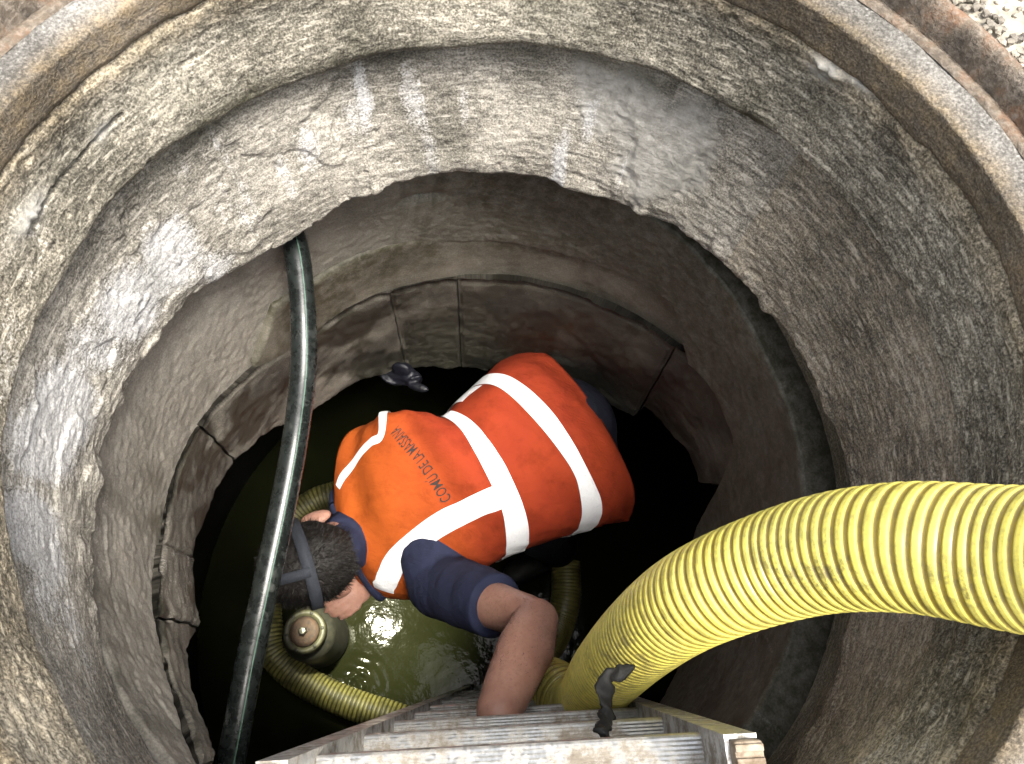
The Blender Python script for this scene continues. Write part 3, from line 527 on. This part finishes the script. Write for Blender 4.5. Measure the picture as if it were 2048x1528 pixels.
chest = pt(860, 990, 1.84); belly = pt(1000, 930, 1.84)
person = empty('person', (0.2, 0.3, -2.3), 'worker in orange vest bent over in the shaft, one hand on the ladder', 'person')

def hand(mb, w, d, pn, side, curl, s=1.0):
    """palm + five fingers; d = direction of the fingers, pn = palm normal (the way the fingers bend), side = thumb side"""
    d = nrm(d); pn = nrm(pn - d*np.dot(pn, d)); sd_ = np.cross(d, pn)*side
    palm = w + d*0.048*s; mb.add(*ellipsoid(palm, [d*0.052*s, sd_*0.041*s, pn*0.016*s])); mb.add(*tcap(w - d*0.015, 0.024*s, w + d*0.03*s, 0.023*s))
    for k, (o, L) in enumerate(((0.030, 0.072), (0.010, 0.080), (-0.011, 0.075), (-0.031, 0.060))):
        p = w + d*0.088*s + sd_*o*s; dd = d.copy(); r = 0.0088*s
        for j, f in enumerate((0.45, 0.31, 0.24)):
            dd = nrm(dd*math.cos(curl) + nrm(pn - dd*np.dot(pn, dd))*math.sin(curl)); q = p + dd*L*f*s; mb.add(*tcap(p, r, q, r*0.93, 12, 5)); p = q; r *= 0.93
    p = w + d*0.028*s + sd_*0.030*s; dd = nrm(d*0.6 + sd_*0.75 + pn*0.25)
    for f in (0.036, 0.030, 0.024):
        q = p + dd*f*s; mb.add(*tcap(p, 0.0115*s, q, 0.0098*s, 12, 5)); p = q; dd = nrm(dd + pn*0.35*curl + d*0.25)
B_ = MB()
hl, hu, hf = hl*HS, hu*HS, hf*HS                          # head axes carry the head's size
# head: skull, jaw, face, ears
B_.add(*ellipsoid(HC + hu*0.022 - hf*0.012, [hl*0.075, hf*0.093, hu*0.088])); B_.add(*ellipsoid(HC - hu*0.030 + hf*0.052, [hl*0.058, hf*0.048, hu*0.072]))
B_.add(*tcap(HC + hf*0.088 - hu*0.010 + hu*0.02, 0.009, HC + hf*0.108 - hu*0.030, 0.014)); B_.add(*ellipsoid(HC + hf*0.078 - hu*0.105, [hl*0.028, hf*0.022, hu*0.018]))
for s in (-1, 1):
    B_.add(*ellipsoid(HC + hl*s*0.081 - hf*0.002 - hu*0.012, [hf*0.018 + hl*s*0.010, hl*s*0.008 - hf*0.003, hu*0.033]))
    B_.add(*ellipsoid(HC + hf*0.082 + hl*s*0.03 + hu*0.025, [hl*0.022, hf*0.012, hu*0.009])); B_.add(*ellipsoid(HC + hf*0.080 + hl*s*0.03 - hu*0.002, [hl*0.014, hf*0.013, hu*0.011]))
B_.add(*ellipsoid(HC + hf*0.092 - hu*0.062, [hl*0.024, hf*0.010, hu*0.005])); B_.add(*ellipsoid(HC + hf*0.092 - hu*0.073, [hl*0.021, hf*0.010, hu*0.006]))
HL, HU, HF = hl, hu, hf; hl, hu, hf = hl/HS, hu/HS, hf/HS
B_.add(*tcap(neck1, 0.054, neck0, 0.062))
# trunk and limbs
for a, ra, b, rb in ((neck0, 0.07, chest, 0.12), (chest, 0.13, belly, 0.125), (belly, 0.125, pel, 0.13), (shN, 0.062, chest, 0.11), (shF, 0.062, chest, 0.11),
                     (shN, 0.058, shN*0.45 + elN*0.55, 0.050), (shN*0.45 + elN*0.55, 0.050, elN, 0.041), (shF, 0.055, elF, 0.041), (elF, 0.041, wrF, 0.029),
                     (hipN, 0.085, knN, 0.058), (hipF, 0.085, knF, 0.058), (knN, 0.055, anN, 0.040), (knF, 0.055, anF, 0.040), (pel, 0.12, hipN, 0.09), (pel, 0.12, hipF, 0.09)): B_.add(*tcap(a, ra, b, rb))
fm = elN*0.68 + wrN*0.32
B_.add(*tcap(elN, 0.043, fm, 0.053)); B_.add(*tcap(fm, 0.053, wrN, 0.037)); B_.add(*ellipsoid(elN + nrm(elN - fm)*0.020 + nrm(elN - shN)*0.026, [CR*0.022, CU*0.022, _f*0.022]))
B_.add(*tcap(elN + nrm(wrN - elN)*0.03 - _f*0.022 + CR*0.012, 0.026, elN + nrm(wrN - elN)*0.12 - _f*0.012 + CR*0.006, 0.030))
fd = nrm(wrN - elN)
hand(B_, wrN, nrm(fd + np.array((0, -0.3, -0.6))), np.array((0.0, -1.0, 0.1)), 1, 0.95); hand(B_, wrF, nrm(wrF*0 + pt(700, 1200, 1.85) - wrF), _f*0.6 + CU*-0.2 - CR*0.6, -1, 0.45, 0.95)
for kn, an in ((knN, anN), (knF, anF)): B_.add(*tcap(an + (0, 0, -0.02), 0.042, an + np.array((-0.13, -0.09, -0.035)), 0.034))
bme = remeshed(B_, 0.0055, 5); nb_ = len(bme.vertices); bco = np.zeros(nb_*3); bme.vertices.foreach_get('co', bco); bco = bco.reshape(-1, 3); bno = np.zeros(nb_*3); bme.vertices.foreach_get('normal', bno); bno = bno.reshape(-1, 3)
bco = bco + bno*(0.0022*fbm((bco @ CR)*0.5 + 4, (bco @ CU) + 0.5*(bco @ _f) + 6, 20, 18, 3, 241))[:, None]; bme.vertices.foreach_set('co', bco.ravel()); bme.update()
body = link_mesh('body', bme, mat_skin, person)
sel = np.where((np.abs((bco - fm) @ nrm(wrN - elN)) < 0.11) & (np.linalg.norm(bco - (elN*0.5 + wrN*0.5), axis=1) < 0.16) & (bno @ _f < 0.3))[0]; sv = []; sf = []; fdn = nrm(wrN - elN)
for k in range(1800):
    i = sel[rng.integers(len(sel))]; p = bco[i] + rng.normal(0, 0.002, 3); n_ = bno[i]; d_ = nrm(fdn*0.8 + n_*0.45 + rng.normal(0, 0.3, 3)); w_ = nrm(np.cross(d_, n_))*0.00022; i0 = len(sv); L_ = rng.uniform(0.006, 0.013)
    sv += [p - w_, p + w_, p + d_*L_]; sf.append((i0, i0+1, i0+2))
tag(obj('arm_hair', sv, sf, mat_hair, person, False), None, None, None, 'stuff')

# hair: close cap over the back and top of the skull plus short strands
def skull(u, v): # u around hu axis (0 = back), v from nape (0) to crown (1)
    e = -1.15 + v*(math.pi/2 + 1.15); c0 = HC + HU*0.018 - HF*0.012
    return c0 + (HL*0.081*math.sin(u) - HF*0.099*math.cos(u))*math.cos(e)**0.8 + HU*0.097*math.sin(e), nrm((hl*math.sin(u)/0.081 - hf*math.cos(u)/0.099)*math.cos(e) + hu*math.sin(e)/0.095)
V = []; nu, nv = 90, 46
for i in range(nv):
    for j in range(nu):
        u = 2*math.pi*j/nu - math.pi; vmin = 0.0 + 0.30*sstep(1.0, 1.4, abs(u)) + 0.30*sstep(1.6, 2.0, abs(u)); v = vmin + (1 - vmin)*i/(nv-1); p, nn_ = skull(u, min(v, 0.999))
        V.append(p + nn_*(0.002*math.sin(9*u + 5*v) + rng.normal(0, 0.0012)))
obj('hair', V, [tuple(f) for f in grid_faces(nv, nu, wrap_c=True)], mat_hair, person)
sv = []; sf = []
for k in range(9000):
    u = rng.uniform(-math.pi, math.pi); vmin = 0.02 + 0.30*sstep(1.0, 1.4, abs(u)) + 0.30*sstep(1.6, 2.0, abs(u)); v = rng.uniform(vmin, 0.999); p, nn_ = skull(u, v)
    fl_ = nrm(nn_*0.5 - hu*(0.7 - v*0.4) + rng.normal(0, 0.28, 3) - hf*0.2*v); L = rng.uniform(0.010, 0.020); sdv = nrm(np.cross(fl_, nn_))*0.0006
    i0 = len(sv); sv += [p - sdv, p + sdv, p + fl_*L*0.6 + nn_*0.001 + sdv*.6, p + fl_*L*0.6 + nn_*0.001 - sdv*.6, p + fl_*L]; sf += [(i0, i0+1, i0+2, i0+3), (i0+3, i0+2, i0+4)]
tag(obj('hair_strands', sv, sf, mat_hair, person, False), None, None, None, 'stuff')

# T-shirt (trunk, sleeves, collar) and trousers as cloth over the body
S_ = MB(); slN = shN*0.42 + elN*0.58; sl2 = shN*0.36 + elN*0.64
for a, ra, b, rb in ((chest, 0.125, belly, 0.125), (shN, 0.078, chest, 0.115), (shF, 0.072, chest, 0.115), (belly, 0.125, pel, 0.125), (neck0 - hu*0.0, 0.082, chest, 0.12), (shF, 0.066, shF*0.5 + elF*0.5, 0.06)): S_.add(*tcap(a, ra, b, rb))
def tube_cut(a, ra, b, rb): return sweep(np.array([a + (b - a)*t for t in np.linspace(0, 1, 8)]), np.linspace(ra, rb, 8), 28, True, (0.3, 0.2, 1))
S_.add(*tube_cut(shN, 0.078, sl2, 0.068)); S_.add(*tube_cut(neck0, 0.088, neck0*0.05 + neck1*0.95, 0.070)); S_.add(*tcap(neck0, 0.07, neck1, 0.062))
me = remeshed(S_, 0.006, 3); nvv = len(me.vertices); co = np.zeros(nvv*3); me.vertices.foreach_get('co', co); co = co.reshape(-1, 3); no = np.zeros(nvv*3); me.vertices.foreach_get('normal', no); no = no.reshape(-1, 3)
ax_ = nrm(elN - shN); t_ = (co - shN) @ ax_; fold = 0.004*fbm((co @ CU)*0.6 + t_*0.25 + 3, t_ + (co @ CR)*0.4 + 5, 9, 14, 3, 221)
co = co + no*fold[:, None]; me.vertices.foreach_set('co', co.ravel()); shirt = link_mesh('t_shirt', me, mat_navy, person)
# loose collar standing round the neck
CP = [pt(x, y, d) for x, y, d in ((668, 1012, 1.84), (690, 1062, 1.80), (706, 1110, 1.80), (730, 1155, 1.83), (762, 1192, 1.88), (765, 1150, 2.0), (740, 1050, 2.06), (700, 990, 2.0), (672, 985, 1.9))]
CPc = catmull(CP + CP[:1], 90); V, Fc = sweep(CPc, 0.0135, 12, False, hu); obj('collar', V, Fc, mat_navy, shirt)
Tr = MB()
for a, ra, b, rb in ((pel, 0.145, hipN, 0.12), (pel, 0.145, hipF, 0.12), (hipN, 0.11, knN, 0.083), (hipF, 0.11, knF, 0.083), (knN, 0.083, anN, 0.068), (knF, 0.083, anF, 0.068), (belly*0.35 + pel*0.65, 0.14, pel, 0.145)): Tr.add(*tcap(a, ra, b, rb))
link_mesh('trousers', remeshed(Tr, 0.009, 4), mat_trous, person)
for an in (anN, anF):
    bt = MB(); bt.add(*tcap(an + (0, 0, 0.08), 0.062, an + (0, 0, -0.01), 0.060)); bt.add(*tcap(an + (0.01, 0, -0.02), 0.050, an + np.array((-0.15, -0.10, -0.03)), 0.044)); link_mesh('boot', remeshed(bt, 0.007, 4), mat_black, person)

# vest: sections across the back from hem to collar (near side, spine, far side)
SEC = [((1222, 1038, 1.90), (1234, 890, 1.765), (1065, 700, 1.88)), ((1190, 1050, 1.86), (1185, 885, 1.71), (1010, 722, 1.85)), ((1142, 1068, 1.83), (1127, 890, 1.68), (955, 768, 1.83)), ((1082, 1088, 1.81), (1060, 915, 1.66), (915, 803, 1.82)),
       ((1012, 1112, 1.80), (999, 950, 1.655), (880, 838, 1.81)), ((955, 1145, 1.80), (925, 955, 1.66), (838, 836, 1.81)), ((885, 1175, 1.81), (850, 955, 1.68), (802, 836, 1.83)), ((822, 1196, 1.83), (765, 975, 1.715), (780, 838, 1.85)), ((778, 1196, 1.87), (705, 985, 1.77), (776, 846, 1.88)), ((768, 1192, 1.905), (670, 990, 1.83), (770, 858, 1.915))]
A3 = np.array([pt(*s[0]) for s in SEC]); T3 = np.array([pt(*s[1]) for s in SEC]); B3 = np.array([pt(*s[2]) for s in SEC]); NS = len(SEC)
def cr1(P, t):
    t = np.clip(t, 0, NS - 1 - 1e-6); i = np.floor(t).astype(int); u = (t - i)[..., None]; Q = np.vstack([2*P[0]-P[1], P, 2*P[-1]-P[-2]])
    a, b, c, d = Q[i], Q[i+1], Q[i+2], Q[i+3]; return 0.5*(2*b + (c-a)*u + (2*a-5*b+4*c-d)*u*u + (3*b-a-3*c+d)*u**3)
def vest(v, ph):                                          # v 0..NS-1 along the back, ph in radians (0 near side, pi far side)
    v = np.asarray(v, float); ph = np.asarray(ph, float); A = cr1(A3, v); Tt = cr1(T3, v); Bb = cr1(B3, v); Mm = (A + Bb)/2; a = (A - Bb)/2; h = Tt - Mm
    s = np.sin(ph)[..., None]; c = np.cos(ph)[..., None]; ex = np.where(s >= 0, 1.0, -0.75)
    s2 = np.sign(s)*np.abs(s)**0.86; p = Mm + a*np.sign(c)*np.abs(c)**0.95 + h*s2*np.where(s >= 0, 1, 0.95)
    w = 0.0045*np.sin(3.1*v + 2.0*np.cos(ph)*1.5 + 0.8*np.sin(ph*3)) + 0.003*np.sin(5.3*v - 4.2*ph + 1.0) + 0.0035*np.sin(ph*7 + v*1.3)*np.abs(np.cos(ph))**2
    w = w - 0.006*np.exp(-((v - 4.55)/0.28)**2)*np.clip(-np.cos(ph), 0, 1) + 0.0022*np.sin(9*v + 3*ph)*np.exp(-((ph - 0.25)/0.5)**2)
    w = w + 0.0065*fbm(v*0.045 + ph*0.10 + 2, v*0.05 - ph*0.02 + 2, 9, 12, 4, 231) + 0.004*np.sin(22*(ph - 0.35*v) + 2*np.sin(v*2))*np.exp(-((ph - 0.15)/0.35)**2)
    dirn = h/np.linalg.norm(h, axis=-1, keepdims=True); return p + dirn*w[..., None]*np.where(s > -0.2, 1, 0)
def vest_n(v, ph):
    e = 0.02; dv = vest(v + e, ph) - vest(v - e, ph); dp = vest(v, ph + e) - vest(v, ph - e); n_ = np.cross(dv, dp); n_ = n_/np.linalg.norm(n_, axis=-1, keepdims=True)
    A = cr1(A3, v); Bb = cr1(B3, v); s = np.sum(n_*(vest(v, ph) - (A + Bb)/2), -1, keepdims=True); return n_*np.where(s < 0, -1, 1)
nv_, nph = 110, 150; vv = np.linspace(0, NS - 1, nv_)[:, None]*np.ones((1, nph)); pp = np.ones((nv_, 1))*np.linspace(-0.62*math.pi, 1.62*math.pi, nph, endpoint=False)[None, :]
pp = np.ones((nv_, 1))*(np.linspace(0, 2*math.pi, nph, endpoint=False) - math.pi/2)[None, :]
V = vest(vv, pp).reshape(-1, 3)
vo = obj('safety_vest', V, grid_faces(nv_, nph, wrap_c=True), mat_vest, person, True, {'shoulder_tint': (sstep(4.6, 8.0, vv + 0.6*np.cos(pp - 0.6))).ravel()}); sol = vo.modifiers.new('thickness', 'SOLIDIFY'); sol.thickness = 0.003; sol.offset = -1  # cloth colour turns more orange towards the shoulders
vo['label'] = 'orange high visibility vest with white reflective bands and lettering'
# edge binding at the hem
def band_v(v0, v1, ph0, ph1, name='reflective_band', mat=mat_tape, off=0.003, nph_=110, nb=9, wob=0.0):
    a, b = np.meshgrid(np.linspace(v0, v1, nb), np.linspace(ph0, ph1, nph_)); a = a + wob*np.sin(b*11)*0.5
    P = vest(a, b) + vest_n(a, b)*(off + 0.0012*np.sin(a*25 + b*19)[..., None]*np.exp(-(b/0.6)**2)[..., None]); return obj(name, P.reshape(-1, 3), grid_faces(nph_, nb), mat, vo)
band_v(3.70, 4.30, -0.5, math.pi + 0.35); band_v(1.66, 2.24, -0.5, math.pi + 0.5)
def uv_of(x, y, _c={}):
    if not _c:
        a, b = np.meshgrid(np.linspace(0, NS-1, 260), np.linspace(-0.15, math.pi + 0.15, 260)); P = vest(a, b) - CAM; d = P @ _f
        _c['a'] = a; _c['b'] = b; _c['x'] = 1024 + FPX*(P @ CR)/d; _c['y'] = 764 - FPX*(P @ CU)/d
    k = np.argmin((_c['x'] - x)**2 + (_c['y'] - y)**2); return np.array((_c['a'].flat[k], _c['b'].flat[k]))
def shift(uv, vec):                                       # walk over the cloth by vec metres
    for _ in range(4):
        e = 0.02; v, p = uv; p0 = vest(np.array(v), np.array(p)); J = np.stack([(vest(np.array(v+e), np.array(p)) - p0)/e, (vest(np.array(v), np.array(p+e)) - p0)/e], 1)
        uv = uv + np.linalg.lstsq(J, vec/4, rcond=None)[0]; 
    return uv
def ribbon(px, width, name='reflective_band', n=60, nb=7, off=0.0034):
    U, _ = resample(catmull([uv_of(*p) for p in px], 100), n); G = []
    for i in range(n):
        p = vest(*U[i]); q = vest(*U[min(i+1, n-1)]); r_ = vest(*U[max(i-1, 0)]); t = nrm(q - r_); nn_ = vest_n(np.array(U[i][0]), np.array(U[i][1])); lat = np.cross(nn_, t)
        for k in np.linspace(-0.5, 0.5, nb): uv = shift(U[i], lat*width*k); G.append(vest(*uv) + vest_n(np.array(uv[0]), np.array(uv[1]))*off)
    return obj(name, np.array(G), grid_faces(n, nb), mat_tape, vo)
ribbon([(1003, 992), (932, 1021), (873, 1053), (826, 1087), (791, 1125), (774, 1160), (768, 1180)], 0.056)
band_v(2.32, 3.25, math.pi - 0.30, math.pi + 0.25, nph_=24, nb=24)
ribbon([(782, 839), (766, 860), (742, 886), (714, 918), (692, 948), (678, 975)], 0.022)
# lettering across the shoulders
fc = bpy.data.curves.new('lettering', 'FONT'); fc.body = 'COM\u00da DE LA MASSANA'; fc.size = 1.0; fc.offset = 0.004; fc.resolution_u = 3
to = bpy.data.objects.new('tmp_text', fc); col.objects.link(to); dg = bpy.context.evaluated_depsgraph_get(); dg.update(); tm = bpy.data.meshes.new_from_object(to.evaluated_get(dg)); bpy.data.objects.remove(to)
tv = np.array([v.co[:2] for v in tm.vertices]); tf = [tuple(p.vertices) for p in tm.polygons]; W = tv[:, 0].max()
U, _ = resample(catmull([uv_of(*p) for p in ((906, 997), (877, 953), (849, 912), (820, 878), (796, 852))], 100), 200)
Lp = np.linalg.norm(np.diff(vest(U[:, 0], U[:, 1]), axis=0), axis=1).sum(); scl = Lp/W; G = []
for x, y in tv:
    i = min(199, max(0, int(x/W*199))); p = vest(*U[i]); t = nrm(vest(*U[min(i+2, 199)]) - vest(*U[max(i-2, 0)])); nn_ = vest_n(np.array(U[i][0]), np.array(U[i][1])); up = np.cross(nn_, t)
    j = x/W*199 - i; q = p + (vest(*U[min(i+1, 199)]) - p)*j; uv = shift(U[i] + (U[min(i+1, 199)] - U[i])*j, up*y*scl*1.9); G.append(vest(*uv) + vest_n(np.array(uv[0]), np.array(uv[1]))*0.0026)
obj('lettering', np.array(G), tf, mat_print, vo, False)

# ------------------------------------------------------------------ headlamp worn on the head
lamp_c = HC + HF*0.100 + HU*0.052
hlp = empty('headlamp', lamp_c, 'headlamp with dark grey elastic straps worn on the bent head', 'headlamp')
def strap_path(fn, n=80): return np.array([fn(t) for t in np.linspace(0, 1, n)])
def flat_band(P, Nn, w, th=0.002):
    T = np.gradient(P, axis=0); T /= np.linalg.norm(T, axis=1)[:, None]; Bn = np.cross(T, Nn); V = []
    for i in range(len(P)): V += [P[i] - Bn[i]*w/2, P[i] - Bn[i]*w/2 + Nn[i]*th, P[i] + Bn[i]*w/2 + Nn[i]*th, P[i] + Bn[i]*w/2]
    return V, [tuple(f) for f in grid_faces(len(P), 4, wrap_c=True)]
def around(t): u = -math.pi + 2*math.pi*t; p, n_ = skull(u, 0.47 - 0.06*math.cos(u)); return np.r_[p + n_*0.012, n_]
Q = strap_path(around); obj('head_strap', *flat_band(Q[:, :3], Q[:, 3:], 0.026), mat_strap, hlp)
def over(t):
    e = -0.05 + t*(math.pi - 0.3); c0 = HC + HU*0.018 - HF*0.012; n_ = nrm(-hf*math.cos(e)/0.099 + hu*math.sin(e)/0.095); return np.r_[c0 - HF*0.110*math.cos(e) + HU*0.108*math.sin(e), n_]
Q = strap_path(over); obj('top_strap', *flat_band(Q[:, :3], Q[:, 3:], 0.022), mat_strap, hlp)
aim = nrm(on_plane(765, 1250, -2.3) - lamp_c)
mb = MB(); mb.add(*tcap(lamp_c - hf*0.012, 0.022, lamp_c + aim*0.012, 0.020)); mb.build('lamp_body', mat_black, hlp)
me_m = M('lit_lens', 0.3); me_m.b.inputs['Emission Color'].default_value = (1, 0.96, 0.75, 1); me_m.b.inputs['Emission Strength'].default_value = 12
pl = lamp_c + aim*0.033; s1 = nrm(np.cross(aim, (1, 0, 0.2))); s2 = np.cross(aim, s1); ang = np.linspace(0, 2*math.pi, 24, endpoint=False)
obj('lens', [pl + 0.014*(s1*math.cos(a) + s2*math.sin(a)) for a in ang] + [pl + aim*0.004], [(k, (k+1) % 24, 24) for k in range(24)], me_m.m, hlp)
ld_ = bpy.data.lights.new('headlamp_light', 'SPOT'); ld_.energy = 62.0; ld_.spot_size = math.radians(47); ld_.spot_blend = 1.0; ld_.color = (1.0, 0.96, 0.72); ld_.shadow_soft_size = 0.015
lo = bpy.data.objects.new('headlamp_light', ld_); col.objects.link(lo); lo.location = Vector(pl + aim*0.012); lo.rotation_euler = Vector(-aim).to_track_quat('Z', 'Y').to_euler()
lo.parent = hlp; lo.matrix_parent_inverse = Matrix.Translation(-hlp.location)
